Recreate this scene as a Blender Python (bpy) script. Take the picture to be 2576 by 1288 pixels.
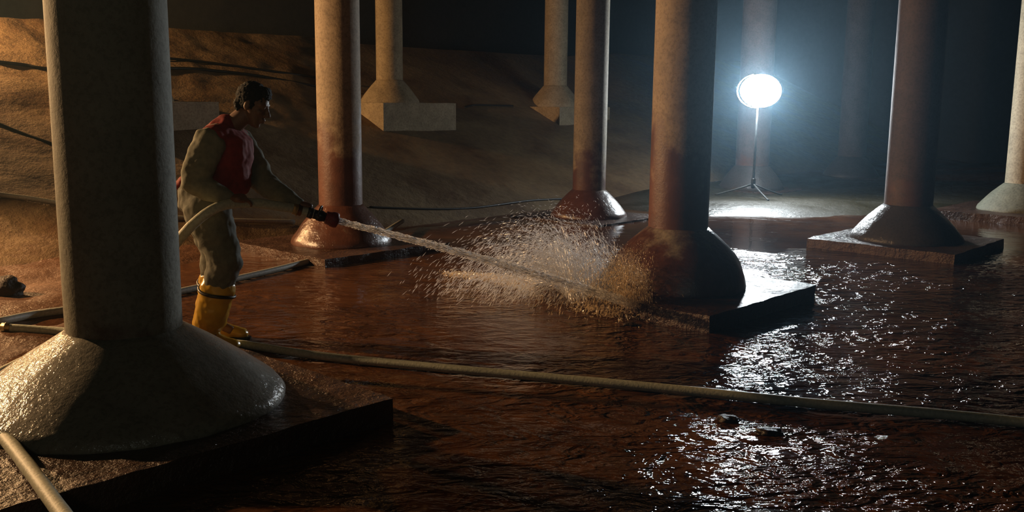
import bpy, bmesh, math, random
import numpy as np
from mathutils import Vector, Matrix, noise

for o in list(bpy.data.objects):
    bpy.data.objects.remove(o)
S = bpy.context.scene
C = S.collection
random.seed(7)
rng = np.random.default_rng(11)
PI = math.pi

# ------------------------------------------------------------------ camera
CAM = Vector((0.0, 0.0, 1.57))
FPX, W, H = 2400.0, 2576.0, 1288.0
PITCH, ROLL = math.atan(394.0 / 2400.0), 0.0098
cam_d = bpy.data.cameras.new('camera')
cam_d.sensor_width = 36.0
cam_d.lens = FPX / W * 36.0
cam_d.clip_end = 200
cam = bpy.data.objects.new('camera', cam_d)
C.objects.link(cam)
CM = Matrix.Rotation(PI / 2 - PITCH, 4, 'X') @ Matrix.Rotation(ROLL, 4, 'Z')
cam.matrix_world = Matrix.Translation(CAM) @ CM
S.camera = cam

# ------------------------------------------------------------------ world, lamps, exposure
world = bpy.data.worlds.new('world')
S.world = world
world.use_nodes = True
wn = world.node_tree
wn.nodes['Background'].inputs[0].default_value = (0, 0, 0, 1)
wn.nodes['Background'].inputs[1].default_value = 0.0
HAZE = 0.0023
vs = wn.nodes.new('ShaderNodeVolumeScatter')
vs.inputs['Color'].default_value = (0.50, 0.78, 1.0, 1)
vs.inputs['Density'].default_value = HAZE
vs.inputs['Anisotropy'].default_value = 0.86
wn.links.new(vs.outputs[0], wn.nodes['World Output'].inputs['Volume'])


def lamp(name, kind, loc, energy, color, radius=0.1, target=None, **kw):
    d = bpy.data.lights.new(name, kind)
    d.energy = energy
    d.color = color
    if kind in ('POINT', 'SPOT'):
        d.shadow_soft_size = radius
    for k, v in kw.items():
        setattr(d, k, v)
    o = bpy.data.objects.new(name, d)
    C.objects.link(o)
    o.location = loc
    if target is not None:
        o.rotation_euler = (Vector(target) - Vector(loc)).to_track_quat('-Z', 'Y').to_euler()
    return o


# two warm halogen floods standing on the bank to the left of the frame
lamp('warm_flood', 'SPOT', (-7.8, 7.2, 2.6), 2000, (1.0, 0.60, 0.28), 0.08, target=(0.0, 5.7, 0.4),
     spot_size=math.radians(92), spot_blend=0.4)
lamp('bank_flood', 'SPOT', (-8.4, 11.7, 3.05), 1350, (1.0, 0.58, 0.25), 0.08, target=(-1.0, 14.0, 1.2),
     spot_size=math.radians(170), spot_blend=0.5)
# a weak unseen fill lamp, added far behind the photographer
lamp('rear_fill', 'POINT', (1.5, -6.0, 3.4), 66, (0.95, 1.0, 0.84), 0.4)
LED_STRENGTH = 420.0

S.view_settings.view_transform = 'Standard'
S.view_settings.look = 'None'
S.view_settings.gamma = 1.0
S.view_settings.use_curve_mapping = False
S.view_settings.exposure = -0.12
S.cycles.use_denoising = True
S.cycles.volume_bounces = 0
S.cycles.max_bounces = 10
S.cycles.diffuse_bounces = 8
S.cycles.transmission_bounces = 8
S.cycles.transparent_max_bounces = 48
S.cycles.sample_clamp_indirect = 4.0
S.cycles.caustics_reflective = False
S.cycles.caustics_refractive = False


# ------------------------------------------------------------------ geometry helpers
def ray(px, py):
    return (CM.to_3x3() @ Vector(((px - W / 2) / FPX, (H / 2 - py) / FPX, -1.0)))


def at(px, py, Y):
    """world point of the sight line through a pixel at depth Y"""
    d = ray(px, py)
    return CAM + d * (Y / d.y)


BD = Vector((0.68, 0.733))      # direction of the column rows
CDIR = Vector((-0.733, 0.68))   # direction in which the bank climbs
TOE, SLOPE, CTOP = 8.9, 0.455, 14.5


def cc(x, y):
    return CDIR.x * x + CDIR.y * y


def sst(a, b, x):
    t = min(1.0, max(0.0, (x - a) / (b - a)))
    return t * t * (3 - 2 * t)


def ground(x, y):
    c = cc(x, y)
    n = noise.noise(Vector((x * 0.9, y * 0.9, 3.1)))
    n2 = noise.noise(Vector((x * 3.1, y * 3.1, 7.7)))
    n3 = noise.noise(Vector((x * 9.0, y * 9.0, 1.7)))
    z = -0.060 + 0.012 * n + 0.006 * n2
    # mud bar by the work light
    z += 0.155 * sst(12.55, 14.2, y + 0.35 * n - 0.10 * max(0.0, x - 4.0)) * sst(0.8, 2.6, x)
    # mud to the left and round the worker
    z += 0.10 * (1 - sst(-3.3, -2.3, x + 0.25 * n + 0.05 * max(0.0, y - 6.5))) * (0.75 + 0.25 * n2)
    z += 0.006 * n3
    if c > TOE - 0.8:
        z += 0.07 * sst(TOE - 0.8, TOE, c)
    if c > TOE:
        z = z + SLOPE * (min(c, CTOP) - TOE) + 0.005 * n
    return z


def at_ground(px, py, lift=0.0):
    d = ray(px, py)
    d = d / d.y
    t, prev = 1.5, 1.5
    while t < 40:
        p = CAM + d * t
        if p.z - lift <= max(ground(p.x, p.y), 0.0 - 0.0):
            break
        prev = t
        t += 0.05
    for _ in range(12):
        m = (prev + t) / 2
        p = CAM + d * m
        if p.z - lift <= max(ground(p.x, p.y), 0.0):
            t = m
        else:
            prev = m
    return CAM + d * t


def at_z(px, py, z):
    d = ray(px, py)
    return CAM + d * ((z - CAM.z) / d.z)


class MB:
    """collects vertices and faces, then links them as one mesh object"""
    def __init__(self):
        self.v, self.f = [], []

    def add(self, vs_, fs_):
        k = len(self.v)
        self.v += [tuple(p) for p in vs_]
        self.f += [tuple(i + k for i in f) for f in fs_]

    def loft(self, pts, ra, rb=None, n=20, side=(0, 1, 0), cap=True):
        pts = [Vector(p) for p in pts]
        rb = rb or ra
        m = len(pts)
        tg = []
        for i in range(m):
            a, b = pts[max(0, i - 1)], pts[min(m - 1, i + 1)]
            tg.append((b - a).normalized())
        rings = []
        side = Vector(side)
        for i in range(m):
            t = tg[i]
            s = side - t * side.dot(t)
            if s.length < 1e-3:
                s = t.orthogonal()
            s.normalize()
            nn = t.cross(s)
            rings.append((pts[i], t, nn, s, ra[i], rb[i]))
        if cap:
            def capr(r, sgn):
                p, t, nn, s, a, b = r
                h = min(a, b) * 0.8
                return [(p + t * sgn * h * math.sin(q), t, nn, s, a * math.cos(q), b * math.cos(q)) for q in (0.5, 1.0, 1.35)]
            rings = capr(rings[0], -1)[::-1] + rings + capr(rings[-1], 1)
        V, F = [], []
        for (p, t, nn, s, a, b) in rings:
            for j in range(n):
                q = 2 * PI * j / n
                V.append(p + nn * (a * math.cos(q)) + s * (b * math.sin(q)))
        for i in range(len(rings) - 1):
            for j in range(n):
                F.append((i * n + j, i * n + (j + 1) % n, (i + 1) * n + (j + 1) % n, (i + 1) * n + j))
        F.append(tuple(range(n - 1, -1, -1)))
        k = (len(rings) - 1) * n
        F.append(tuple(range(k, k + n)))
        self.add(V, F)

    def tube(self, pts, r, n=10, cap=True):
        if not isinstance(r, (list, tuple)):
            r = [r] * len(pts)
        # parallel transport keeps the section from twisting
        pts = [Vector(p) for p in pts]
        m = len(pts)
        V, F = [], []
        t0 = (pts[1] - pts[0]).normalized()
        u = t0.orthogonal().normalized()
        for i in range(m):
            t = (pts[min(m - 1, i + 1)] - pts[max(0, i - 1)]).normalized()
            u = (u - t * u.dot(t)).normalized()
            w = t.cross(u)
            for j in range(n):
                q = 2 * PI * j / n
                V.append(pts[i] + u * (r[i] * math.cos(q)) + w * (r[i] * math.sin(q)))
        for i in range(m - 1):
            for j in range(n):
                F.append((i * n + j, i * n + (j + 1) % n, (i + 1) * n + (j + 1) % n, (i + 1) * n + j))
        if cap:
            F.append(tuple(range(n - 1, -1, -1)))
            F.append(tuple(range((m - 1) * n, m * n)))
        self.add(V, F)

    def lathe(self, prof, n=64, close=True, wob=None):
        V, F = [], []
        for (r, z) in prof:
            for j in range(n):
                q = 2 * PI * j / n
                rr = r * (1 + (wob(q, z) if wob else 0))
                V.append((rr * math.cos(q), rr * math.sin(q), z))
        m = len(prof)
        for i in range(m - 1):
            for j in range(n):
                F.append((i * n + j, i * n + (j + 1) % n, (i + 1) * n + (j + 1) % n, (i + 1) * n + j))
        if close:
            F.append(tuple(range(n - 1, -1, -1)))
            F.append(tuple(range((m - 1) * n, m * n)))
        self.add(V, F)

    def ball(self, c, r, nu=16, nv=10, rot=None):
        r = (r, r, r) if not isinstance(r, (tuple, list)) else r
        V, F = [], []
        c = Vector(c)
        for i in range(1, nv):
            a = PI * i / nv
            for j in range(nu):
                q = 2 * PI * j / nu
                p = Vector((r[0] * math.sin(a) * math.cos(q), r[1] * math.sin(a) * math.sin(q), r[2] * math.cos(a)))
                V.append(c + (rot @ p if rot else p))
        top = len(V)
        p = Vector((0, 0, r[2]))
        V.append(c + (rot @ p if rot else p))
        V.append(c - (rot @ p if rot else p))
        for i in range(nv - 2):
            for j in range(nu):
                F.append((i * nu + j, (i + 1) * nu + j, (i + 1) * nu + (j + 1) % nu, i * nu + (j + 1) % nu))
        for j in range(nu):
            F.append((top, j, (j + 1) % nu))
            k = (nv - 2) * nu
            F.append((top + 1, k + (j + 1) % nu, k + j))
        self.add(V, F)

    def mesh(self, name):
        me = bpy.data.meshes.new(name)
        me.from_pydata(self.v, [], self.f)
        me.update()
        return me

    def build(self, name, mat, parent=None, smooth=True, loc=None):
        me = self.mesh(name)
        return link(name, me, mat, parent, smooth, loc)


def link(name, me, mat, parent=None, smooth=True, loc=None):
    if smooth:
        me.shade_smooth()
    if mat:
        me.materials.append(mat)
    o = bpy.data.objects.new(name, me)
    C.objects.link(o)
    if parent:
        o.parent = parent
    if loc is not None:
        o.location = loc
    return o


def auto_smooth(o, deg=40):
    bm = bmesh.new()
    bm.from_mesh(o.data)
    for e in bm.edges:
        if len(e.link_faces) == 2 and e.calc_face_angle(0) > math.radians(deg):
            e.smooth = False
    bm.to_mesh(o.data)
    bm.free()


def tag(o, label, cat, group=None, kind=None):
    if label:
        o['label'] = label
    if cat:
        o['category'] = cat
    if group:
        o['group'] = group
    if kind:
        o['kind'] = kind
    return o


def empty(name, loc):
    o = bpy.data.objects.new(name, None)
    o.empty_display_size = 0.2
    C.objects.link(o)
    o.location = loc
    return o


def spline(pts, per=10):
    """Catmull-Rom through the points"""
    P = [Vector(p) for p in pts]
    P = [P[0] * 2 - P[1]] + P + [P[-1] * 2 - P[-2]]
    out = []
    for i in range(1, len(P) - 2):
        for k in range(per):
            t = k / per
            a, b, c, d = P[i - 1], P[i], P[i + 1], P[i + 2]
            out.append(0.5 * ((2 * b) + (c - a) * t + (2 * a - 5 * b + 4 * c - d) * t * t + (3 * b - a - 3 * c + d) * t ** 3))
    out.append(P[-2])
    return out


def remesh(mb, voxel, smooth=4, disp=None):
    me = mb.mesh('tmp')
    o = bpy.data.objects.new('tmp', me)
    C.objects.link(o)
    m = o.modifiers.new('r', 'REMESH')
    m.mode = 'VOXEL'
    m.voxel_size = voxel
    m.use_smooth_shade = True
    if smooth:
        s = o.modifiers.new('s', 'SMOOTH')
        s.factor = 0.5
        s.iterations = smooth
    dg = bpy.context.evaluated_depsgraph_get()
    dg.update()
    out = bpy.data.meshes.new_from_object(o.evaluated_get(dg))
    bpy.data.objects.remove(o)
    if disp:
        nrm = [v.normal.copy() for v in out.vertices]
        for v, nn in zip(out.vertices, nrm):
            v.co += nn * disp(v.co)
    out.update()
    return out


# ------------------------------------------------------------------ materials
class NT:
    def __init__(self, name):
        self.m = bpy.data.materials.new(name)
        self.m.use_nodes = True
        self.t = self.m.node_tree
        self.b = self.t.nodes['Principled BSDF']

    def n(self, typ, **kw):
        x = self.t.nodes.new(typ)
        for k, v in kw.items():
            setattr(x, k, v)
        return x

    def l(self, a, b):
        self.t.links.new(a, b)

    def noise(self, vec, scale, detail=4, rough=0.55, dist=0.0):
        x = self.n('ShaderNodeTexNoise')
        x.inputs['Scale'].default_value = scale
        x.inputs['Detail'].default_value = detail
        x.inputs['Roughness'].default_value = rough
        x.inputs['Distortion'].default_value = dist
        self.l(vec, x.inputs['Vector'])
        return x.outputs['Fac']

    def ramp(self, fac, stops):
        x = self.n('ShaderNodeValToRGB')
        e = x.color_ramp.elements
        while len(e) < len(stops):
            e.new(0.5)
        for k, (p, c) in enumerate(stops):
            e[k].position = p
            e[k].color = (*c, 1) if len(c) == 3 else c
        self.l(fac, x.inputs[0])
        return x.outputs[0]

    def math(self, op, a, b=None, clamp=False):
        x = self.n('ShaderNodeMath', operation=op)
        x.use_clamp = clamp
        for k, v in enumerate((a, b)):
            if v is None:
                continue
            if isinstance(v, (int, float)):
                x.inputs[k].default_value = v
            else:
                self.l(v, x.inputs[k])
        return x.outputs[0]

    def mix(self, fac, a, b):
        x = self.n('ShaderNodeMix', data_type='RGBA')
        for s, v in ((x.inputs[0], fac), (x.inputs[6], a), (x.inputs[7], b)):
            if isinstance(v, tuple):
                s.default_value = (*v, 1)
            elif isinstance(v, (int, float)):
                s.default_value = v
            else:
                self.l(v, s)
        return x.outputs[2]

    def bump(self, h, strength, dist, prev=None):
        x = self.n('ShaderNodeBump')
        x.inputs['Distance'].default_value = dist
        if isinstance(strength, (int, float)):
            x.inputs['Strength'].default_value = strength
        else:
            self.l(strength, x.inputs['Strength'])
        self.l(h, x.inputs['Height'])
        if prev is not None:
            self.l(prev, x.inputs['Normal'])
        return x.outputs[0]

    def pos(self):
        return self.n('ShaderNodeNewGeometry').outputs['Position']

    def set(self, **kw):
        for k, v in kw.items():
            k = k.replace('_', ' ')
            s = self.b.inputs[k]
            if isinstance(v, (int, float)):
                s.default_value = v
            elif isinstance(v, tuple):
                s.default_value = (*v, 1) if len(v) == 3 else v
            else:
                self.l(v, s)
        return self


def plain(name, color, rough=0.6, metal=0.0, nscale=30, namp=0.25, bump=0.15):
    m = NT(name)
    tc = m.n('ShaderNodeTexCoord').outputs['Object']
    f = m.noise(tc, nscale, 5)
    lo = tuple(c * (1 - namp) for c in color)
    hi = tuple(min(1, c * (1 + namp)) for c in color)
    m.set(Base_Color=m.ramp(f, [(0.3, lo), (0.7, hi)]), Roughness=rough, Metallic=metal,
          Normal=m.bump(f, bump, 0.01))
    return m.m


def concrete(name, base, mud_top=0.9, gloss=0.45, wet=0.0):
    """aged concrete; below a ragged line it is still coated with red mud"""
    m = NT(name)
    p = m.pos()
    tc = m.n('ShaderNodeTexCoord').outputs['Object']
    f1 = m.noise(p, 5, 6, 0.65)
    f2 = m.noise(p, 38, 5, 0.7)
    f3 = m.noise(p, 1.7, 3, 0.5)
    c = m.ramp(f1, [(0.3, tuple(x * 0.72 for x in base)), (0.55, base), (0.75, tuple(min(1, x * 1.2) for x in base))])
    speck = m.ramp(f2, [(0.40, (0.62, 0.60, 0.58)), (0.52, (1, 1, 1))])
    mx = m.n('ShaderNodeMix', data_type='RGBA', blend_type='MULTIPLY')
    mx.inputs[0].default_value = 0.8
    m.l(c, mx.inputs[6]); m.l(speck, mx.inputs[7])
    c = mx.outputs[2]
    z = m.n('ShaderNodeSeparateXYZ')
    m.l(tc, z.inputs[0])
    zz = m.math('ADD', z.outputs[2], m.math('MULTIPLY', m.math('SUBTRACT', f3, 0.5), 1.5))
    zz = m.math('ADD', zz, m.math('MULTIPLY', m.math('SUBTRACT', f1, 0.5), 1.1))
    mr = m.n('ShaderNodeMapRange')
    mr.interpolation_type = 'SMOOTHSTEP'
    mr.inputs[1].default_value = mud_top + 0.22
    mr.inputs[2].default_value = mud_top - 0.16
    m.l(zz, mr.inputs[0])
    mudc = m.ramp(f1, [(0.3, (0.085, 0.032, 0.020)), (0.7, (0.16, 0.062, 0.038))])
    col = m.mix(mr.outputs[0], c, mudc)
    rg = m.math('SUBTRACT', 0.75, m.math('MULTIPLY', mr.outputs[0], 0.75 - gloss))
    nb = m.bump(f1, 0.35, 0.02)
    nb = m.bump(f2, 0.35, 0.006, nb)
    m.set(Base_Color=col, Roughness=rg, Normal=nb)
    if wet:
        m.set(Coat_Weight=wet, Coat_Roughness=0.22, Coat_Normal=m.bump(m.noise(p, 16, 4, 0.6), 0.8, 0.02))
    return m.m


def mud(name, a, b, rough=(0.3, 0.65), bumps=1.0):
    m = NT(name)
    p = m.pos()
    f1 = m.noise(p, 1.1, 5, 0.6, 0.4)
    f2 = m.noise(p, 9, 5, 0.65)
    f3 = m.noise(p, 45, 4, 0.6)
    col = m.ramp(m.math('ADD', m.math('MULTIPLY', f1, 0.6), m.math('MULTIPLY', f2, 0.4)), [(0.36, a), (0.64, b)])
    r = m.n('ShaderNodeMapRange')
    r.inputs[1].default_value = 0.38; r.inputs[2].default_value = 0.62
    r.inputs[3].default_value = rough[0]; r.inputs[4].default_value = rough[1]
    m.l(f1, r.inputs[0])
    nb = m.bump(f2, 0.7 * bumps, 0.03)
    nb = m.bump(f3, 0.5 * bumps, 0.008, nb)
    m.set(Base_Color=col, Roughness=r.outputs[0], Normal=nb)
    return m.m


M = {}
M['concrete'] = concrete('aged_concrete', (0.36, 0.29, 0.20), 0.65)
M['concrete_red'] = concrete('mud_stained_concrete', (0.33, 0.25, 0.17), 1.15)
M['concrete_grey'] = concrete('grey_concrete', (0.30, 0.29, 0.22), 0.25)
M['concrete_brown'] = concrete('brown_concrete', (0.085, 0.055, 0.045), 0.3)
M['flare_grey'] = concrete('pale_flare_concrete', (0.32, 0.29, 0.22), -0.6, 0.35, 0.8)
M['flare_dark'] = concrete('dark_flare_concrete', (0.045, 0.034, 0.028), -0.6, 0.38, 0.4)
M['flare_olive'] = concrete('olive_flare_concrete', (0.20, 0.19, 0.13), -0.6, 0.6)
M['concrete_dry'] = concrete('dry_concrete', (0.42, 0.33, 0.21), -1.6)
M['flare'] = concrete('flare_concrete', (0.34, 0.28, 0.20), 0.55, 0.30, 0.8)
M['slab'] = mud('muddy_slab', (0.040, 0.019, 0.012), (0.10, 0.048, 0.028), (0.25, 0.5), 1.8)
M['mud'] = mud('red_mud', (0.085, 0.034, 0.015), (0.17, 0.078, 0.036))
mt = M['mud'].node_tree                      # ochre silt on the far right bar, painted darker for shade under the lamp
bs = mt.nodes['Principled BSDF']
src = bs.inputs['Base Color'].links[0].from_socket
gp = mt.nodes.new('ShaderNodeNewGeometry'); dd = mt.nodes.new('ShaderNodeVectorMath'); dd.operation = 'DISTANCE'
dd.inputs[1].default_value = (6.0, 14.5, 0.1)
mt.links.new(gp.outputs['Position'], dd.inputs[0])
mrg = mt.nodes.new('ShaderNodeMapRange'); mrg.inputs[1].default_value = 5.5; mrg.inputs[2].default_value = 4.0
mt.links.new(dd.outputs['Value'], mrg.inputs[0])
mxx = mt.nodes.new('ShaderNodeMix'); mxx.data_type = 'RGBA'
mt.links.new(mrg.outputs[0], mxx.inputs[0]); mt.links.new(src, mxx.inputs[6]); mxx.inputs[7].default_value = (0.032, 0.024, 0.009, 1)
mt.links.new(mxx.outputs[2], bs.inputs['Base Color'])
M['bank'] = mud('bank_silt', (0.12, 0.062, 0.028), (0.27, 0.18, 0.085), (0.55, 0.85), 0.9)
M['wall'] = mud('unlit_wall', (0.012, 0.012, 0.012), (0.03, 0.03, 0.028), (0.8, 0.95), 0.3)  # near-black colour stands in for walls out of the light
M['clod'] = mud('dark_clod', (0.02, 0.012, 0.009), (0.045, 0.024, 0.016), (0.4, 0.7), 1.2)
M['hose_pale'] = plain('pale_hose_jacket', (0.50, 0.51, 0.40), 0.55, 0, 60, 0.2, 0.2)
M['hose_grey'] = plain('grey_hose_jacket', (0.34, 0.34, 0.29), 0.55, 0, 60, 0.2, 0.2)
M['cable'] = plain('black_cable_rubber', (0.02, 0.015, 0.012), 0.5)
M['coupling'] = plain('dull_brass', (0.35, 0.25, 0.12), 0.35, 0.8)
M['nozzle_red'] = plain('red_nozzle_rubber', (0.22, 0.025, 0.03), 0.5)
M['nozzle_dark'] = plain('dark_nozzle_metal', (0.05, 0.05, 0.05), 0.35, 0.7)
M['skin'] = plain('skin', (0.20, 0.105, 0.065), 0.5, 0, 25, 0.12, 0.05)
M['hair'] = plain('black_hair', (0.006, 0.005, 0.005), 0.85, 0, 120, 0.4, 0.6)
M['shirt'] = plain('grey_green_cotton', (0.20, 0.20, 0.15), 0.85, 0, 40, 0.15, 0.2)
M['vest'] = plain('red_vest_cloth', (0.26, 0.02, 0.02), 0.8, 0, 30, 0.2, 0.2)
M['trousers'] = plain('grey_trouser_cloth', (0.13, 0.13, 0.10), 0.85, 0, 30, 0.2, 0.3)
M['boot'] = plain('yellow_boot_rubber', (0.62, 0.36, 0.03), 0.28, 0, 12, 0.12, 0.05)
M['sole'] = plain('black_sole_rubber', (0.012, 0.012, 0.012), 0.5)
M['strap'] = plain('black_strap', (0.015, 0.012, 0.01), 0.4)
M['lamp_metal'] = plain('painted_lamp_stand', (0.10, 0.10, 0.10), 0.5, 0.0)

# muddy water
m = NT('muddy_water')
p = m.pos()
sx = m.n('ShaderNodeSeparateXYZ')
m.l(p, sx.inputs[0])
calm = m.n('ShaderNodeMapRange'); calm.interpolation_type = 'SMOOTHSTEP'
calm.inputs[1].default_value = 10.3; calm.inputs[2].default_value = 9.2
calm.inputs[3].default_value = 0.05; calm.inputs[4].default_value = 1.0
w0 = m.noise(p, 0.8, 2, 0.5)
m.l(m.math('ADD', sx.outputs[1], m.math('MULTIPLY', m.math('SUBTRACT', w0, 0.5), 2.2)), calm.inputs[0])
patch = m.n('ShaderNodeMapRange'); patch.interpolation_type = 'SMOOTHSTEP'
patch.inputs[1].default_value = 0.35; patch.inputs[2].default_value = 0.62
patch.inputs[3].default_value = 0.25; patch.inputs[4].default_value = 1.0
m.l(m.noise(p, 0.9, 3, 0.5, 0.8), patch.inputs[0])
stretch = m.n('ShaderNodeMapping')
stretch.inputs['Rotation'].default_value = (0, 0, math.radians(18))
stretch.inputs['Scale'].default_value = (0.55, 1.0, 1.0)
m.l(p, stretch.inputs['Vector'])
st = stretch.outputs[0]
r1 = m.noise(st, 3.2, 3, 0.55, 1.2)
r2 = m.noise(st, 10.0, 3, 0.5, 1.0)
r3 = m.noise(st, 36.0, 3, 0.6, 0.3)
thick = m.n('ShaderNodeMapRange'); thick.interpolation_type = 'SMOOTHSTEP'
thick.inputs[1].default_value = -0.4; thick.inputs[2].default_value = 1.0
thick.inputs[3].default_value = 0.4; thick.inputs[4].default_value = 1.0
m.l(sx.outputs[0], thick.inputs[0])
amp = m.math('MULTIPLY', m.math('MULTIPLY', calm.outputs[0], patch.outputs[0]), thick.outputs[0])
nb = m.bump(r1, amp, 0.11)
nb = m.bump(r2, amp, 0.10, nb)
nb = m.bump(r3, amp, 0.010, nb)
wc = m.ramp(m.noise(p, 1.3, 5, 0.6, 0.6), [(0.35, (0.038, 0.014, 0.006)), (0.65, (0.095, 0.038, 0.015))])
lit_left = m.n('ShaderNodeMapRange'); lit_left.interpolation_type = 'SMOOTHSTEP'  # lamplight painted in: water colour gets brighter toward the left
lit_left.inputs[1].default_value = 2.3; lit_left.inputs[2].default_value = 0.2
m.l(m.math('ADD', sx.outputs[0], m.math('MULTIPLY', m.math('SUBTRACT', w0, 0.5), 2.5)), lit_left.inputs[0])
wc = m.mix(lit_left.outputs[0], wc, m.ramp(m.noise(p, 2.1, 5, 0.6, 0.8), [(0.35, (0.070, 0.026, 0.010)), (0.65, (0.14, 0.058, 0.024))]))
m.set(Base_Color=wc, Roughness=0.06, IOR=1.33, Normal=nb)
M['water'] = m.m


def water_mat(name, color, alpha, through=0.6):
    m = NT(name)
    m.t.nodes.remove(m.b)
    out = [x for x in m.t.nodes if x.type == 'OUTPUT_MATERIAL'][0]
    d = m.n('ShaderNodeBsdfDiffuse'); d.inputs[0].default_value = (*color, 1)
    t = m.n('ShaderNodeBsdfTranslucent'); t.inputs[0].default_value = (*color, 1)
    g = m.n('ShaderNodeBsdfGlossy'); g.inputs['Roughness'].default_value = 0.25
    tr = m.n('ShaderNodeBsdfTransparent')
    a = m.n('ShaderNodeMixShader'); a.inputs[0].default_value = through
    m.l(d.outputs[0], a.inputs[1]); m.l(t.outputs[0], a.inputs[2])
    b = m.n('ShaderNodeMixShader'); b.inputs[0].default_value = 0.10
    m.l(a.outputs[0], b.inputs[1]); m.l(g.outputs[0], b.inputs[2])
    c = m.n('ShaderNodeMixShader'); c.inputs[0].default_value = alpha
    m.l(tr.outputs[0], c.inputs[1]); m.l(b.outputs[0], c.inputs[2])
    m.l(c.outputs[0], out.inputs[0])
    return m.m


M['jet'] = water_mat('aerated_water', (0.99, 0.99, 0.99), 0.85, 0.85)
M['drops'] = water_mat('water_drops', (0.97, 0.97, 0.97), 0.75, 0.85)
M['foam'] = water_mat('muddy_foam', (0.95, 0.82, 0.62), 0.85, 0.7)

mm = NT('lamp_glow')
mm.t.nodes.remove(mm.b)
em = mm.n('ShaderNodeEmission')
em.inputs[0].default_value = (0.86, 0.95, 1.0, 1)
em.inputs[1].default_value = LED_STRENGTH
mm.l(em.outputs[0], [x for x in mm.t.nodes if x.type == 'OUTPUT_MATERIAL'][0].inputs[0])
M['glow'] = mm.m


# ------------------------------------------------------------------ setting: floor, bank, wall, water
def grid(x0, x1, nx, y0, y1, ny, fn):
    xs, ys = np.linspace(x0, x1, nx), np.linspace(y0, y1, ny)
    V = [fn(x, y) for y in ys for x in xs]
    F = [(j * nx + i, j * nx + i + 1, (j + 1) * nx + i + 1, (j + 1) * nx + i) for j in range(ny - 1) for i in range(nx - 1)]
    b = MB(); b.add(V, F)
    return b


def bc(b, c):
    return BD.x * b + CDIR.x * c, BD.y * b + CDIR.y * c


def floor_pt(b, c):
    x, y = bc(b, c)
    return (x, y, ground(x, y))


fl = grid(-4, 26, 380, -9.0, TOE, 230, floor_pt).build('floor', M['mud'])
tag(fl, None, None, kind='structure')
bk = grid(-4, 26, 300, TOE, CTOP, 90, floor_pt)
ZT = SLOPE * (CTOP - TOE) - 0.0
V, F = [], []
for b_ in (-4, 26):
    for c_, z_ in ((CTOP, ZT - 0.02), (17.5, ZT + 0.02)):
        x, y = bc(b_, c_)
        V.append((x, y, z_))
bk.add(V, [(0, 2, 3, 1)])
bank = bk.build('embankment', M['bank'])
tag(bank, None, None, kind='structure')
wl = MB()
V = []
for b_ in (-4, 26):
    for c_ in (17.5, 17.9):
        x, y = bc(b_, c_)
        V += [(x, y, 0), (x, y, 7.6)]
wl.add(V, [(0, 4, 5, 1), (2, 3, 7, 6), (0, 1, 3, 2), (4, 6, 7, 5), (1, 5, 7, 3), (0, 2, 6, 4)])
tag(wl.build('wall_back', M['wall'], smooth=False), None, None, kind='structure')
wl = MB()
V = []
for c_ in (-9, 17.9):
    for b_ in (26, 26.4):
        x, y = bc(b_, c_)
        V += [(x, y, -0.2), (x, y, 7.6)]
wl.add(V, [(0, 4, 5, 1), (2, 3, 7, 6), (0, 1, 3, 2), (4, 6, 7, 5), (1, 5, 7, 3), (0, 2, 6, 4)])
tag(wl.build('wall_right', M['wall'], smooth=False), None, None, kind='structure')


def water_pt(b, c):
    x, y = bc(b, c)
    return (x, y, 0.0)


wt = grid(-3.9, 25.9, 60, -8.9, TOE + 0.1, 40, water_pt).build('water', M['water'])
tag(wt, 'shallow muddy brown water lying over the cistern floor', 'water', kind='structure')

# ------------------------------------------------------------------ columns
TOPZ = 7.6


def wob(q, z):
    return 0.012 * noise.noise(Vector((math.cos(q) * 2, math.sin(q) * 2, z * 3)))


def shaft_mesh(rad, neck, top, bell):
    b = MB()
    prof = [(rad * 1.0, neck - 0.03), (rad, neck)]
    k = 14
    for i in range(1, k + 1):
        prof.append((rad * (1 - 0.02 * i / k), neck + (top - neck) * i / k))
    b.lathe(prof, 56, wob=lambda q, z: 0.006 * noise.noise(Vector((math.cos(q) * 3, math.sin(q) * 3, z * 2))))
    return b


def flare_mesh(rad, neck, rb, bell, seed):
    b = MB()
    prof = [(rb * 0.99, -0.02), (rb, 0.015)]
    for i in range(1, 17):
        t = i / 16
        r = rb + (rad - rb) * t
        r += bell * math.sin(PI * t) * (rb - rad)
        prof.append((r, 0.03 + (neck - 0.03) * t))
    b.lathe(prof, 72, wob=lambda q, z: 0.02 * noise.noise(Vector((math.cos(q) * 2.2 + seed, math.sin(q) * 2.2, z * 5))) + 0.008 * noise.noise(Vector((math.cos(q) * 9 + seed, math.sin(q) * 9, z * 20))))
    return b


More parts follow.
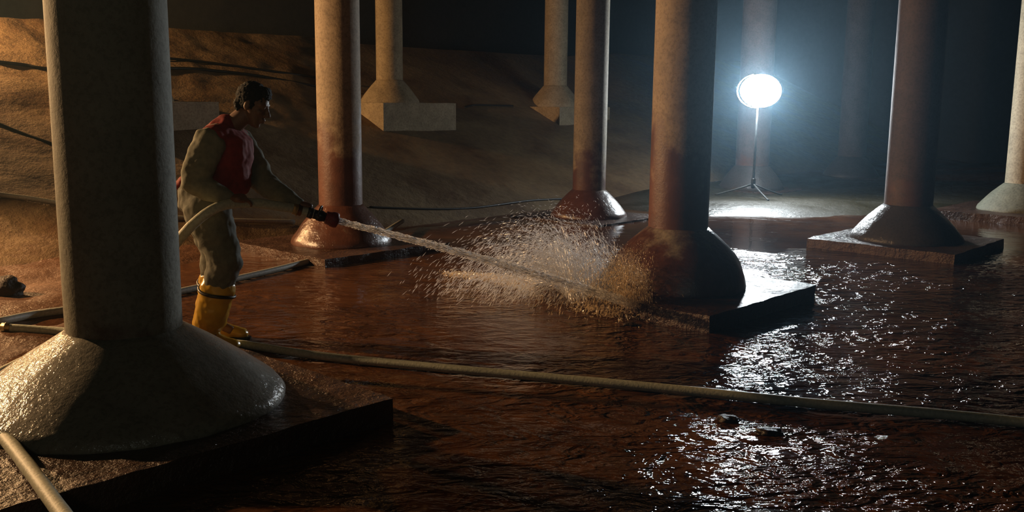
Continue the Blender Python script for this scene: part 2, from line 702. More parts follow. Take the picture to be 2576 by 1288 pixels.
def plinth_mesh(half, depth, seed, rough):
    """square block with worn edges, sides along the rows of columns"""
    bm = bmesh.new()
    n = 26
    vv = {}
    ex, ey = BD.normalized(), CDIR.normalized()

    def P(i, j, z):
        key = (i, j, z)
        if key not in vv:
            u = (i / n * 2 - 1) * half
            v = (j / n * 2 - 1) * half
            co = Vector((ex.x * u + ey.x * v, ex.y * u + ey.y * v, z))
            co += Vector((noise.noise(co * 5 + Vector((seed, 0, 0))), noise.noise(co * 5 + Vector((0, seed, 0))), 0.7 * noise.noise(co * 7 + Vector((0, 0, seed))))) * rough
            vv[key] = bm.verts.new(co)
        return vv[key]
    zs = [0.0, -depth * 0.33, -depth * 0.66, -depth]
    for i in range(n):
        for j in range(n):
            bm.faces.new((P(i, j, 0.0), P(i + 1, j, 0.0), P(i + 1, j + 1, 0.0), P(i, j + 1, 0.0)))
    for k in range(3):
        a, b = zs[k], zs[k + 1]
        for i in range(n):
            bm.faces.new((P(i, 0, b), P(i + 1, 0, b), P(i + 1, 0, a), P(i, 0, a)))
            bm.faces.new((P(i + 1, n, b), P(i, n, b), P(i, n, a), P(i + 1, n, a)))
            bm.faces.new((P(0, i + 1, b), P(0, i, b), P(0, i, a), P(0, i + 1, a)))
            bm.faces.new((P(n, i, b), P(n, i + 1, b), P(n, i + 1, a), P(n, i, a)))
    bm.normal_update()
    me = bpy.data.meshes.new('plinth')
    bm.to_mesh(me)
    bm.free()
    return me


def column(label, x, y, ztop, rad=0.228, neck=0.42, rb=0.55, bell=0.06, half=0.75, depth=0.3, seed=0.0, mats=('concrete', 'flare', 'slab'), rough=0.012):
    t = empty('concrete_column', (x, y, ztop))
    tag(t, label, 'column', 'concrete columns of the cistern', 'thing')
    s = shaft_mesh(rad, neck, TOPZ - ztop, bell).build('shaft', M[mats[0]], t)
    f = flare_mesh(rad, neck, rb, bell, seed).build('flared_base', M[mats[1]], t)
    me = plinth_mesh(half, depth, seed, rough)
    o = link('plinth', me, M[mats[2]], t, smooth=True)
    auto_smooth(o, 45)
    for q in (s,):
        auto_smooth(q, 60)
    return t


def axis_x(px, py, Y):
    return at(px, py, Y).x


GROUND_COL = 0.12
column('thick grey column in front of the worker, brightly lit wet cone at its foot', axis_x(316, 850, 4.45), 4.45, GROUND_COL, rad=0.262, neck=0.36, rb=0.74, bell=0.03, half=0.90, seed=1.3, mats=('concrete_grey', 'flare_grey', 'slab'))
column('reddish column just right of the worker, behind the nozzle tip', axis_x(857, 500, 9.9), 9.9, 0.08, rad=0.225, neck=0.40, rb=0.52, half=0.80, seed=2.9, mats=('concrete_red', 'flare', 'slab'))
column('column on the bank with a pale lit block, behind and right of the reddish column', axis_x(980, 200, 15.5), 15.5, 1.50, rad=0.212, neck=0.36, rb=0.47, bell=0.05, depth=0.75, seed=4.1, mats=('concrete_dry', 'concrete_dry', 'concrete_dry'), rough=0.006)
column('mud-stained column hit by the water jet, bell-shaped foot', axis_x(1705, 590, 7.5), 7.5, GROUND_COL, rad=0.234, neck=0.47, rb=0.55, bell=0.22, half=0.80, seed=5.7, mats=('concrete_red', 'flare', 'slab'))
column('column behind the spray with a white rim on its right edge', axis_x(1482, 460, 12.9), 12.9, 0.02, rad=0.222, neck=0.36, rb=0.52, seed=6.2, mats=('concrete', 'flare', 'slab'))
column('slim faint column high on the bank, to the left of the one behind the spray', axis_x(1397, 220, 18.6), 18.6, 1.44, rad=0.222, neck=0.40, rb=0.50, depth=0.75, seed=7.4, mats=('concrete_dry', 'concrete_dry', 'concrete_dry'), rough=0.006)
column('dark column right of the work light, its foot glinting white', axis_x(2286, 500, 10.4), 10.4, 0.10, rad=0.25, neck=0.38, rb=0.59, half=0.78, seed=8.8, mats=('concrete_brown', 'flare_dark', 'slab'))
column('column lit yellow-white along its left side at the right edge', axis_x(2572, 470, 13.3), 13.3, 0.11, rad=0.225, neck=0.38, rb=0.56, half=0.9, seed=9.5, mats=('concrete_dry', 'flare_olive', 'slab'))
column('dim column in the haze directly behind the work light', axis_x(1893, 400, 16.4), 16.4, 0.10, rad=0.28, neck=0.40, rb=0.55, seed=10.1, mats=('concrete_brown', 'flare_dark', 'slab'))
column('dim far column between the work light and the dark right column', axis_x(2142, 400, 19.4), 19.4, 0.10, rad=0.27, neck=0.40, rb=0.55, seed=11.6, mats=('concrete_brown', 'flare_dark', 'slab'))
bx, by = axis_x(980, 200, 15.5) - 2.87, 15.5 - 3.1
column('column on the bank mostly hidden, only its block showing left of the worker', bx, by, 1.50, rad=0.212, neck=0.36, rb=0.47, depth=0.75, seed=12.9, mats=('concrete_dry', 'concrete_dry', 'concrete_dry'), rough=0.006)

# ------------------------------------------------------------------ hoses and cables
def ribbed(pts, r, n=12):
    b = MB()
    b.tube(pts, [r * (1 + 0.04 * noise.noise(Vector((i * 0.31, r * 90, 2)))) for i in range(len(pts))], n)
    return b


def gpath(px, r, per=12, pre=(), post=()):
    pts = list(pre) + [at_ground(x, y, r) for x, y in px] + list(post)
    return spline(pts, per)


def ring(p, d, r, ln):
    b = MB()
    d = Vector(d).normalized()
    p = Vector(p)
    b.tube([p - d * ln, p - d * ln * 0.9, p - d * ln * 0.15, p - d * ln * 0.1, p + d * ln * 0.1, p + d * ln * 0.15, p + d * ln * 0.9, p + d * ln],
           [r * 0.9, r, r, r * 1.15, r * 1.15, r, r, r * 0.9], 16)
    return b


# 1: the long pale hose across the front
hp = spline([at_ground(*q, 0.024) for q in ((15, 824), (165, 834))] + [Vector((-2.46, 6.02, 0.024)), Vector((-2.02, 5.935, 0.024)), Vector((-1.70, 5.865, 0.024))] +
            [at_ground(*q, 0.027) for q in ((800, 895), (1100, 925), (1400, 952), (1700, 980), (2050, 1015), (2400, 1045), (2640, 1070))], 14)
t = empty('discharge_hose', hp[0])
tag(t, 'long pale hose lying straight across the floor in the foreground, from worker to right edge', 'hose')


def off(b, o):
    b.v = [(x - o.x, y - o.y, z - o.z) for x, y, z in b.v]
    return b


off(ribbed(hp, 0.026), Vector(hp[0])).build('hose_jacket', M['hose_pale'], t)
off(ring(hp[0], hp[1] - hp[0], 0.03, 0.03), Vector(hp[0])).build('coupling', M['coupling'], t)

# 2: the grey loop behind the worker
lp = gpath([(-60, 815), (0, 808), (80, 792), (165, 780), (300, 765), (455, 733), (600, 700), (720, 672), (850, 637)], 0.028, 12,
           post=[at_z(905, 616, 0.10), at_z(945, 598, 0.11), at_z(985, 573, 0.11), at_z(1012, 556, 0.10)])
tag(ribbed(lp, 0.028).build('suction_hose', M['hose_grey']), 'grey hose sweeping over the floor behind the boots and passing below the jet', 'hose')

# 3: the hose coming down the bank at far left
fp = gpath([(-80, 478), (0, 490), (70, 499), (145, 511), (300, 535), (450, 548), (590, 555), (740, 558)], 0.03, 10)
tag(ribbed(fp, 0.026).build('supply_hose', M['hose_grey']), 'thin grey hose running down the far left bank toward the reddish column', 'hose')

# 4: bottom left corner
cp = spline([at_z(215, 1370, 0.15), at_z(155, 1290, 0.15), at_z(75, 1180, 0.15), at_z(0, 1086, 0.15), at_z(-70, 1015, 0.15),
             Vector((-3.0, 4.95, 0.13)), Vector((-3.8, 5.25, 0.09)), Vector((-5.0, 5.5, 0.10))], 12)
tag(ribbed(cp, 0.030, 14).build('delivery_hose', M['hose_pale']), 'pale hose crossing the bottom left corner in front of the lit cone', 'hose')

# cables on the bank
for nm, px, r, lab in (
        ('power_cable', [(-60, 148), (0, 156), (60, 163), (125, 173), (290, 174), (458, 172), (560, 180), (650, 191), (790, 216), (905, 232)], 0.022,
         'dark cable down the bank, lower of the two lines above the worker'),
        ('power_cable', [(150, 128), (300, 138), (458, 150), (575, 164), (690, 180), (790, 194), (905, 213)], 0.020,
         'dark cable down the bank, upper of the two lines above the worker'),
        ('power_cable', [(-40, 300), (0, 312), (60, 336), (140, 364), (300, 420)], 0.014, 'thin cable slanting down the brightly lit bank at far left'),
        ('power_cable', [(930, 521), (1000, 524), (1100, 526), (1200, 522), (1330, 505), (1420, 500)], 0.014, 'thin dark cable on the floor between two columns behind the jet'),
        ('power_cable', [(1168, 270), (1184, 266), (1200, 264), (1290, 266)], 0.016, 'thin dark line between the two blocks high on the bank')):
    tag(ribbed(gpath(px, r * 0.8, 8), r, 8).build(nm, M['cable']), lab, 'cable', 'cables lying on the bank and floor')

# ------------------------------------------------------------------ the worker
Y0 = 5.95
J = lambda px, py, dy=0.0: at(px, py, Y0 + dy)


def cone(b, p, q, r0, r1, n=14):
    p, q = Vector(p), Vector(q)
    b.loft([p, p.lerp(q, 0.33), p.lerp(q, 0.66), q], [r0, r0 + (r1 - r0) * .33, r0 + (r1 - r0) * .66, r1], n=n)


hd = J(637, 266, 0.0)
fwd = Vector((0.93, -0.10, -0.36)).normalized()          # where the face looks
upv = (Vector((0.36, 0, 0.93)) - fwd * fwd.dot(Vector((0.36, 0, 0.93)))).normalized()
sid = upv.cross(fwd)
HR = Matrix((fwd, sid, upv)).transposed()                # local x = face, y = side, z = up
hl = lambda x, y, z: hd + HR @ Vector((x, y, z))
neck0, neck1 = J(578, 322, 0.0), hl(-0.035, 0, -0.075)
pel = J(516, 505)
shR, shL = J(530, 352, -0.19), J(596, 352, 0.19)
elR, elL = J(484, 460, -0.27), J(664, 462, 0.14)
haR, haL = J(600, 510, -0.22), J(768, 527, -0.02)
hipR, hipL = J(518, 515, -0.11), J(512, 508, 0.11)
knR, knL = J(566, 655, -0.16), J(548, 640, 0.10)
anR, anL = J(519, 838, -0.11), J(535, 810, 0.17)

HOSE_R = 0.030
hose_pts = [Vector((-5.5, 5.2, 0.10)), Vector((-3.9, 5.0, 0.09)), at_ground(-60, 962, 0.03), at_ground(0, 938, 0.03), at_ground(75, 902, 0.03), at_ground(170, 868, 0.03), J(280, 800, -0.40),
            J(380, 690, -0.42), J(455, 597, -0.42), J(490, 560, -0.40), J(525, 533, -0.36), J(560, 517, -0.30), J(600, 511, -0.22), J(645, 511, -0.15),
            J(690, 517, -0.09), J(735, 524, -0.03), J(765, 531, -0.01), J(790, 538, 0.0)]
hose_line = spline(hose_pts, 10)


def grip(b, p, d, palm_ang, spin, wrist, thumb_fwd, r=HOSE_R):
    """hand closed round a hose at p with axis d: palm, four bent fingers, thumb"""
    d = d.normalized()
    up = (Vector((0, 0, 1)) - d * d.z).normalized()
    far = d.cross(up) * -1
    if far.y < 0:
        far = -far
    P = lambda a, rr, s: p + d * s + (up * math.sin(a) + far * math.cos(a)) * rr
    a0 = palm_ang
    # palm follows the hose for a quarter turn
    b.loft([P(a0 - spin * 0.75, r + 0.022, -0.004), P(a0 - spin * 0.25, r + 0.019, 0.0), P(a0 + spin * 0.35, r + 0.016, 0.003), P(a0 + spin * 0.75, r + 0.012, 0.004)],
           [0.017, 0.017, 0.015, 0.011], [0.034, 0.041, 0.043, 0.040], n=16, side=d)
    for s, ln, rr in ((0.033, 2.05, 0.0090), (0.011, 2.35, 0.0095), (-0.011, 2.25, 0.0090), (-0.032, 1.8, 0.0078)):
        pts = [P(a0 + spin * (0.55 + ln * k / 6), r + 0.0085 + (0.003 if k in (2, 4) else 0), s * (1 - 0.03 * k)) for k in range(7)]
        b.tube([pts[0]] + pts, [rr * 0.6, rr * 1.1, rr * 1.08, rr, rr * 1.02, rr * 0.92, rr * 0.88, rr * 0.5], 10)
    tp = [P(a0 - spin * 0.55, r + 0.018, thumb_fwd * 0.02), P(a0 - spin * 0.9, r + 0.015, thumb_fwd * 0.048), P(a0 - spin * 1.3, r + 0.012, thumb_fwd * 0.062), P(a0 - spin * 1.75, r + 0.009, thumb_fwd * 0.066)]
    b.tube(tp, [0.014, 0.0125, 0.0105, 0.007], 10)
    heel = P(a0 - spin * 0.6, r + 0.03, -0.02)
    b.loft([heel, heel.lerp(wrist, 0.5), wrist], [0.021, 0.022, 0.025], [0.032, 0.028, 0.028], n=14, side=d)


def body_mesh():
    b = MB()
    # skull, jaw, face
    b.ball(hl(-0.012, 0, 0.035), (0.098, 0.077, 0.095), 24, 16, HR)
    b.loft([hl(0.018, 0, 0.0), hl(0.030, 0, -0.05), hl(0.045, 0, -0.095)], [0.070, 0.062, 0.036], [0.066, 0.056, 0.034], n=20, side=sid)
    b.ball(hl(0.060, 0, -0.108), (0.022, 0.022, 0.016), 12, 8, HR)                       # chin
    for s in (-1, 1):
        b.loft([hl(0.083, s * 0.004, 0.032), hl(0.078, s * 0.032, 0.034), hl(0.062, s * 0.055, 0.026)], [0.011, 0.011, 0.010], n=10, side=upv)  # brow
        b.ball(hl(0.060, s * 0.046, -0.018), (0.024, 0.020, 0.020), 12, 8, HR)          # cheek
        b.ball(hl(0.076, s * 0.031, 0.010), (0.0125, 0.0125, 0.0125), 12, 8, HR)        # eye
        b.ball(hl(-0.012, s * 0.079, -0.004), (0.020, 0.009, 0.030), 12, 10, HR)        # ear
        b.ball(hl(-0.004, s * 0.079, -0.024), (0.010, 0.008, 0.012), 10, 8, HR)
    b.loft([hl(0.085, 0, 0.022), hl(0.099, 0, -0.004), hl(0.113, 0, -0.026)], [0.009, 0.011, 0.015], n=10, side=sid)                     # nose
    for s in (-1, 1):
        b.ball(hl(0.100, s * 0.012, -0.030), (0.011, 0.009, 0.008), 10, 8, HR)
    b.loft([hl(0.088, -0.022, -0.060), hl(0.098, 0, -0.058), hl(0.088, 0.022, -0.060)], [0.006, 0.008, 0.006], n=8, side=upv)
    b.loft([hl(0.083, -0.020, -0.074), hl(0.095, 0, -0.075), hl(0.083, 0.020, -0.074)], [0.006, 0.009, 0.006], n=8, side=upv)
    # neck, trunk
    b.loft([neck0, neck0.lerp(neck1, 0.5), neck1], [0.066, 0.060, 0.058], [0.064, 0.058, 0.056], n=18)
    b.loft([pel, pel.lerp(J(545, 430), 0.5), J(545, 430), J(562, 380), J(570, 340), neck0], [0.11, 0.10, 0.10, 0.11, 0.09, 0.06], [0.15, 0.14, 0.15, 0.17, 0.15, 0.06], n=24)
    for sh, el, ha in ((shR, elR, haR), (shL, elL, haL)):
        cone(b, Vector(J(575, 350)).lerp(sh, 0.5), sh, 0.07, 0.060)
        cone(b, sh, el, 0.052, 0.040)
        cone(b, el, el.lerp(ha, 0.78), 0.040, 0.027)
    for hip, kn, an in ((hipR, knR, anR), (hipL, knL, anL)):
        cone(b, hip, kn, 0.085, 0.055)
        cone(b, kn, an, 0.052, 0.036)
        cone(b, an, an + Vector((0.13, -0.04, -0.045)), 0.038, 0.030)
    dR = J(625, 511, -0.18) - J(575, 514, -0.27)
    grip(b, J(600, 511, -0.22), dR, math.radians(115), -1, elR.lerp(haR, 0.80), 1)
    dL = J(785, 536, 0.0) - J(740, 525, -0.03)
    grip(b, J(765, 531, -0.01), dL, math.radians(75), 1, elL.lerp(haL, 0.84), 1)
    return remesh(b, 0.0062, 3)


t = link('person', body_mesh(), M['skin'])
tag(t, 'bending worker in red vest and yellow rubber boots holding a hose nozzle with both hands', 'person')


def fold(amp, sc, seed, stretch=(1, 1, 1)):
    sv = Vector(stretch)
    return lambda co: amp * (noise.noise(Vector((co.x * sc * sv.x + seed, co.y * sc * sv.y, co.z * sc * sv.z))) + 0.5 * noise.noise(Vector((co.x * sc * 2.1, co.y * sc * 2.1 + seed, co.z * sc * 2.1))))


# hair: close cap over the skull
b = MB()
b.ball(hl(-0.022, 0, 0.045), (0.101, 0.084, 0.100), 26, 18, HR)
b.loft([hl(-0.075, 0, 0.03), hl(-0.085, 0, -0.02), hl(-0.070, 0, -0.055)], [0.035, 0.034, 0.026], [0.062, 0.060, 0.045], n=18, side=sid)
for s in (-1, 1):
    b.loft([hl(0.0, s * 0.070, 0.04), hl(0.016, s * 0.073, 0.006), hl(0.016, s * 0.072, -0.018)], [0.022, 0.014, 0.009], [0.012, 0.010, 0.006], n=10, side=sid)
b.loft([hl(0.045, 0, 0.110), hl(0.066, 0, 0.088), hl(0.074, 0, 0.074)], [0.03, 0.022, 0.012], [0.06, 0.055, 0.045], n=16, side=sid)
link('hair', remesh(b, 0.006, 2, fold(0.007, 60, 3)), M['hair'], t)

# shirt: sleeves (with cuffs) and collar under the vest
b = MB()
b.loft([J(528, 462), J(540, 430), J(560, 385), J(566, 345), J(574, 326)], [0.12, 0.125, 0.13, 0.115, 0.075], [0.16, 0.165, 0.18, 0.16, 0.085], n=26)
for sh, el, ha, br in ((shR, elR, haR, 0.80), (shL, elL, haL, 0.84)):
    top = Vector(J(572, 345)).lerp(sh, 0.55)
    cf = el.lerp(ha, br)
    b.loft([top, sh, sh.lerp(el, 0.4), sh.lerp(el, 0.75), el, el.lerp(cf, 0.35), el.lerp(cf, 0.75), cf],
           [0.095, 0.098, 0.098, 0.094, 0.080, 0.070, 0.060, 0.046], [0.085, 0.080, 0.076, 0.074, 0.070, 0.062, 0.052, 0.044], n=20)
link('shirt', remesh(b, 0.010, 4, fold(0.008, 16, 5)), M['shirt'], t)

# vest hangs loose from the shoulders, its back hem sticking out behind the elbow
b = MB()
b.loft([J(530, 478), J(540, 462), J(556, 425), J(570, 385), J(570, 350), J(568, 326), J(574, 312)],
       [0.165, 0.172, 0.168, 0.166, 0.155, 0.115, 0.075], [0.175, 0.180, 0.180, 0.188, 0.185, 0.150, 0.095], n=30)
for sh in (shR, shL):
    cone(b, Vector(J(572, 345)).lerp(sh, 0.35), Vector(J(572, 340)).lerp(sh, 0.86), 0.098, 0.088, 18)
b.loft([J(490, 452), J(470, 455, -0.02), J(449, 466, -0.06)], [0.05, 0.045, 0.028], [0.10, 0.085, 0.06], n=14)
b.loft([J(600, 360), J(600, 410), J(596, 468)], [0.07, 0.075, 0.085], [0.12, 0.13, 0.12], n=16)
link('vest', remesh(b, 0.010, 3, fold(0.010, 14, 9, (1, 1, 0.45))), M['vest'], t)

# trousers
b = MB()
b.loft([J(524, 472), J(515, 490), J(513, 515), J(520, 540)], [0.155, 0.165, 0.155, 0.10], [0.175, 0.185, 0.185, 0.14], n=26)
for hip, kn, an, dx in ((hipR, knR, anR, 0), (hipL, knL, anL, 0)):
    bt = kn.lerp(an, 0.46)
    b.loft([hip, hip.lerp(kn, 0.35), hip.lerp(kn, 0.7), kn, kn.lerp(bt, 0.5), bt],
           [0.145, 0.135, 0.115, 0.108, 0.100, 0.082], [0.125, 0.118, 0.105, 0.098, 0.092, 0.080], n=22)
link('trousers', remesh(b, 0.010, 3, fold(0.011, 13, 2)), M['trousers'], t)


def boot(kn, an, tz, turn):
    """rubber boot: shaft, foot, thick sole and an instep strap"""
    top = kn.lerp(an, 0.36)
    f = Vector((math.cos(turn), math.sin(turn), 0))
    heel = Vector((an.x - 0.05 * f.x, an.y - 0.05 * f.y, tz + 0.06))
    toe = heel + f * 0.26
    b = MB()
    b.loft([top, top.lerp(an, 0.35), top.lerp(an, 0.7), an + Vector((0, 0, 0.03)), heel + f * 0.055 + Vector((0, 0, 0.035))],
           [0.108, 0.108, 0.102, 0.088, 0.080], [0.096, 0.092, 0.082, 0.066, 0.056], n=24)
    b.loft([heel + f * 0.0, heel + f * 0.08, heel + f * 0.16, toe + Vector((0, 0, -0.008))], [0.058, 0.066, 0.052, 0.036], [0.046, 0.050, 0.054, 0.046], n=20, side=f.cross(Vector((0, 0, 1))))
    o = link('boot', remesh(b, 0.008, 3, fold(0.008, 15, tz * 90 + an.y)), M['boot'], t)
    # sole outline
    s = MB()
    lat = Vector((-f.y, f.x, 0))
    out = []
    for k in range(28):
        q = 2 * PI * k / 28
        u = math.cos(q)
        wd = 0.050 + 0.006 * u - 0.010 * math.exp(-((u + 0.2) / 0.3) ** 2)
        out.append(heel + f * (0.125 + 0.185 * u) + lat * (wd * math.sin(q) * 1.1))
    V = [(p.x, p.y, tz - 0.004) for p in out] + [(p.x, p.y, tz + 0.032) for p in out]
    n = 28
    s.add(V, [tuple(range(n - 1, -1, -1)), tuple(range(n, 2 * n))] + [(k, (k + 1) % n, n + (k + 1) % n, n + k) for k in range(n)])
    so = s.build('sole', M['sole'], o, smooth=False)
    g = MB()
    c0 = top.lerp(an, 0.10)
    pts = []
    ax = (top - an).normalized()
    sd = (Vector((0, 1, 0)) - ax * ax.y).normalized()
    nn = ax.cross(sd)
    for k in range(25):
        q = 2 * PI * k / 24
        pts.append(c0 + nn * (0.110 * math.cos(q)) + sd * (0.098 * math.sin(q)) + ax * (0.008 * math.sin(2 * q)))
    g.tube(pts, 0.011, 8)
    g.build('strap', M['strap'], o)
    return o


boot(knR, anR, -0.015, -0.32)
boot(knL, anL, -0.015, -0.10)

# ------------------------------------------------------------------ hose in the hands, nozzle, jet
t = empty('fire_hose', hose_line[0])
tag(t, 'pale hose with a red-tipped nozzle held by the bending worker', 'hose')
o0 = Vector(hose_line[0])
off(ribbed(hose_line, HOSE_R, 14), o0).build('hose_jacket', M['hose_pale'], t)
n0, n1 = J(785, 537, 0.0), J(852, 556, 0.05)
nd = (n1 - n0).normalized()
b = MB()
b.tube([n0 - nd * 0.03, n0, n0 + nd * 0.005, n0 + nd * 0.03, n0 + nd * 0.035, n0 + nd * 0.06, n0 + nd * 0.09],
       [0.033, 0.036, 0.030, 0.030, 0.034, 0.036, 0.026], 18)
nz = off(b, o0).build('nozzle', M['nozzle_dark'], t)
b = MB()
b.tube([n0 + nd * 0.085, n0 + nd * 0.09, n0 + nd * 0.12, n0 + nd * 0.125, n0 + nd * 0.15, n0 + nd * 0.165, n0 + nd * 0.17, n0 + nd * 0.14],
       [0.030, 0.040, 0.044, 0.048, 0.050, 0.046, 0.030, 0.026], 20)
off(b, o0).build('bumper', M['nozzle_red'], nz)
b = MB()
hb = n0 + nd * 0.045
ups = (Vector((0, 0, 1)) - nd * nd.z).normalized()
b.tube(spline([hb + Vector((0, -0.036, 0)), hb + Vector((0, -0.04, 0)) + ups * 0.04, hb + ups * 0.06, hb + Vector((0, 0.04, 0)) + ups * 0.04, hb + Vector((0, 0.036, 0))], 5), 0.006, 8)
off(b, o0).build('bail_handle', M['nozzle_dark'], nz)
off(ring(J(748, 527, -0.02), nd, 0.036, 0.028), o0).build('coupling', M['coupling'], t)

tip = n0 + nd * 0.16
hit = at(1615, 772, 6.80)
L = (hit - tip).length
jp, jr = [], []
for k in range(90):
    s = k / 89
    q = tip.lerp(hit, s) + Vector((0, 0, 0.05 * 4 * s * (1 - s) * 0.4))
    jp.append(q)
    jr.append(0.020 + 0.012 * s + 0.004 * s * noise.noise(Vector((s * 60, 1, 1))))
# ------------------------------------------------------------------ splash: strands, drops and foam thrown up where the jet lands
def strands(parts):
    """parts: (point, direction, length, radius) -> one mesh of thin pointed drops"""
    V, F = [], []
    for p, d, ln, r in parts:
        d = d.normalized()
        u = d.orthogonal().normalized()
        w = d.cross(u)
        k = len(V)
        V.append(tuple(p - d * ln * 0.5))
        for a in range(3):
            q = 2.0944 * a
            V.append(tuple(p + d * ln * 0.15 + (u * math.cos(q) + w * math.sin(q)) * r))
        V.append(tuple(p + d * ln * 0.5))
        F += [(k, k + 2, k + 1), (k, k + 3, k + 2), (k, k + 1, k + 3), (k + 4, k + 1, k + 2), (k + 4, k + 2, k + 3), (k + 4, k + 3, k + 1)]
    b = MB(); b.v, b.f = V, F
    return b


jet_parts = []
for k in range(5400):
    i = min(88, int(random.random() * 89))
    q = jp[i].lerp(jp[i + 1], random.random())
    ang, rad = random.uniform(0, 2 * PI), jr[i] * (math.sqrt(random.random()) + abs(random.gauss(0, 0.05 + 0.15 * i / 89)))
    dj = (jp[i + 1] - jp[i]).normalized()
    u = dj.orthogonal().normalized()
    w = dj.cross(u)
    q = q + (u * math.cos(ang) + w * math.sin(ang)) * rad
    dj = (dj + 0.35 * noise.random_unit_vector()).normalized()
    jet_parts.append((q, dj, random.uniform(0.015, 0.050), random.uniform(0.0014, 0.0026)))
sb = strands(jet_parts)
b = sb
tag(b.build('water_jet', M['jet'], smooth=False), 'white water jet shooting from the nozzle to the foot of the stained column', 'water jet')


G = Vector((0, 0, -9.81))


def ballistic(n, src, vel, tmax=None, ln=(0.012, 0.05), rr=(0.0012, 0.0026), pw=1.0):
    out = []
    while len(out) < n:
        p0, v0 = src(), vel()
        tf = (v0.z + math.sqrt(max(0, v0.z ** 2 + 2 * 9.81 * max(0.0, p0.z)))) / 9.81
        tt = tf * random.random() ** pw
        p = p0 + v0 * tt + G * (tt * tt / 2)
        if p.z < 0.005:
            continue
        v = v0 + G * tt
        out.append((p, v, random.uniform(*ln) * min(1.0, v.length / 2.5), random.uniform(*rr)))
    return out


R = random.uniform


def v_spray():
    a = math.radians(R(98, 168))           # azimuth: back and to the left
    e = math.radians(random.triangular(18, 80, 55))
    s = random.triangular(1.6, 4.1, 3.2)
    return Vector((math.cos(a) * math.cos(e), math.sin(a) * math.cos(e), math.sin(e))) * s


src_line = lambda: hit + Vector((R(-0.55, -0.05), R(0.05, 0.55), 0.02))
tag(strands(ballistic(20000, src_line, v_spray, ln=(0.02, 0.085), rr=(0.0010, 0.0022))).build('water_spray', M['drops'], smooth=False),
    'broad fan of water drops flying up behind the jet', 'spray', kind='stuff')


def v_fan():
    a = math.radians(R(80, 200))
    e = math.radians(random.triangular(58, 89, 80))
    s = random.triangular(1.2, 3.2, 2.6)
    return Vector((math.cos(a) * math.cos(e), math.sin(a) * math.cos(e) * 0.6, math.sin(e))) * s


tag(strands(ballistic(4500, lambda: hit + Vector((R(-0.16, 0.08), R(-0.08, 0.10), 0.0)), v_fan, ln=(0.015, 0.06), rr=(0.0014, 0.0030))).build('water_splash', M['foam'], smooth=False),
    'golden burst of splash curling up at the foot of the stained column', 'splash', kind='stuff')

fo = []
edge = spline([at_ground(1120, 690, 0), at_ground(1240, 702, 0), at_ground(1350, 722, 0), at_ground(1440, 748, 0), at_ground(1530, 770, 0), at_ground(1620, 778, 0)], 20)
for k in range(9000):
    s = random.random() ** 0.7
    i = int(s * (len(edge) - 1))
    wv = 0.05 + 0.16 * s
    p = edge[i] + Vector((random.gauss(0, wv * 0.6), random.gauss(0, wv), abs(random.gauss(0, 0.012 + 0.06 * s * s))))
    p.z = max(0.004, p.z)
    fo.append((p, Vector((R(-1, 1), R(-0.5, 0.5), R(-0.2, 0.9))), R(0.012, 0.05), R(0.002, 0.0065)))
tag(strands(fo).build('water_foam', M['foam'], smooth=False), 'line of churned muddy foam along the water where the jet lands', 'foam', kind='stuff')

# ------------------------------------------------------------------ work light
fx = at(1893, 497, 15.0)
base = Vector((fx.x, 15.0, ground(fx.x, 15.0)))
t = empty('work_light', base)
tag(t, 'round white work light glowing on a thin tripod stand', 'lamp')
lc = at(1908, 229, 15.0) - base
facing = Vector((0.22, -1.0, 0.03)).normalized()
fr = facing.cross(Vector((0, 0, 1))).normalized()
LR = Matrix((fr, facing, fr.cross(facing))).transposed()
b = MB(); b.ball((0, 0, 0), (0.36, 0.16, 0.262), 36, 18)
b.v = [tuple(lc + LR @ Vector((x, max(y, -0.01), z))) for x, y, z in b.v]
b.build('diffuser', M['glow'], t)
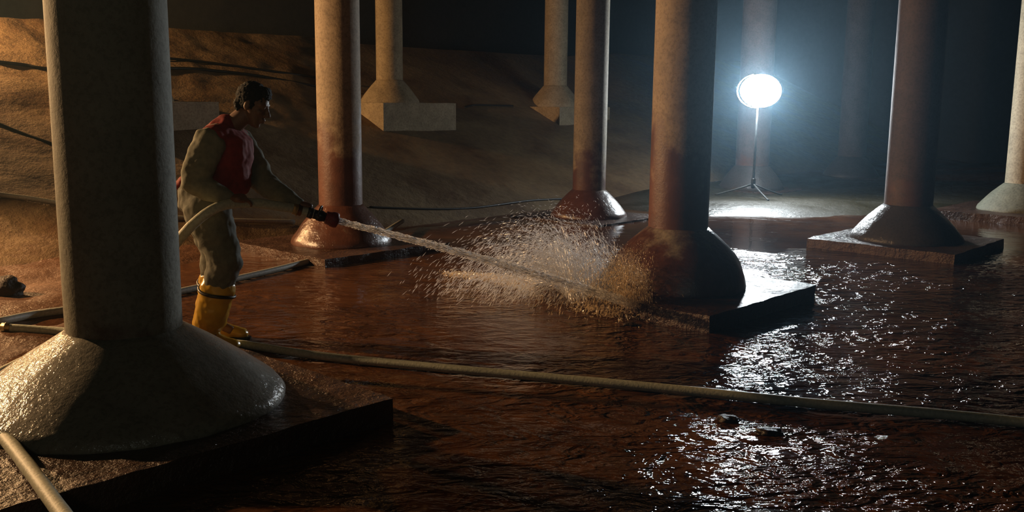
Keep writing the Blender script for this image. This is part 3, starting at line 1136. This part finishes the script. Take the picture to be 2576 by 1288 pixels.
# the reflector shell behind it
b = MB()
nu, nv = 36, 8
V, F = [], []
for sc_ in (1.0, 0.95):
    for i in range(nv + 1):
        a = (PI / 2) * i / nv
        for j in range(nu):
            q = 2 * PI * j / nu
            V.append(lc + LR @ Vector((0.365 * sc_ * math.cos(a) * math.cos(q), -0.30 * sc_ * math.sin(a) + 0.085, 0.266 * sc_ * math.cos(a) * math.sin(q))))
for k in range(2):
    o_ = k * (nv + 1) * nu
    for i in range(nv):
        for j in range(nu):
            f = (o_ + i * nu + j, o_ + i * nu + (j + 1) % nu, o_ + (i + 1) * nu + (j + 1) % nu, o_ + (i + 1) * nu + j)
            F.append(f if k else f[::-1])
o_ = (nv + 1) * nu
for j in range(nu):
    F.append((j, (j + 1) % nu, o_ + (j + 1) % nu, o_ + j))
b.add(V, F)
b.build('housing', M['nozzle_dark'], t)
b = MB(); b.tube([Vector((lc.x * 0.0, lc.y * 0.0, 0.17)), Vector((lc.x * 0.5, lc.y * 0.5, 0.9)), lc - Vector((0, 0, 0.24))], [0.020, 0.017, 0.013], 12)
b.build('pole', M['lamp_metal'], t)
b = MB(); b.tube([(0, 0, 0.13), (0, 0, 0.15), (0, 0, 0.27), (0, 0, 0.29)], [0.022, 0.034, 0.034, 0.022], 12)
b.build('collar', M['strap'], t)
for a in (-80, 25, 165):
    q = math.radians(a)
    e = Vector((math.cos(q) * 0.55, math.sin(q) * 0.55, 0))
    gz = ground(base.x + e.x, base.y + e.y) - base.z
    b = MB(); b.tube([(0, 0, 0.20), (e.x * 0.5, e.y * 0.5, 0.10 + gz * 0.5), (e.x, e.y, gz + 0.012), (e.x * 1.06, e.y * 1.06, gz + 0.012)], [0.014, 0.013, 0.012, 0.014], 10)
    b.build('leg', M['lamp_metal'], t)

# ------------------------------------------------------------------ lumps of mud
for px, py, sx_, sy_, sz_, lab in (
        (1830, 1056, 0.055, 0.05, 0.016, 'black mud clod in the glinting water, left one of the pair near the front hose'),
        (1935, 1088, 0.065, 0.05, 0.016, 'black mud clod in the glinting water, right one of the pair near the front hose'),
        (1585, 818, 0.05, 0.04, 0.014, 'small dark mud clod in the brown water below the splash'),
        (4, 738, 0.17, 0.10, 0.10, 'dark lump lying on the mud at the left edge')):
    p = at_ground(px, py, 0)
    bm = bmesh.new()
    bmesh.ops.create_icosphere(bm, subdivisions=4, radius=1.0)
    for v in bm.verts:
        k = 1 + 0.30 * noise.noise(v.co * 1.6 + Vector((px, py, 0))) + 0.12 * noise.noise(v.co * 5 + Vector((px, 0, 0)))
        v.co = Vector((v.co.x * sx_ * k, v.co.y * sy_ * k, v.co.z * sz_ * k))
    me = bpy.data.meshes.new('mud_clod')
    bm.to_mesh(me); bm.free()
    tag(link('mud_clod', me, M['clod'], None, True, (p.x, p.y, p.z + sz_ * 0.35)), lab, 'clod', 'clods of mud in the water')
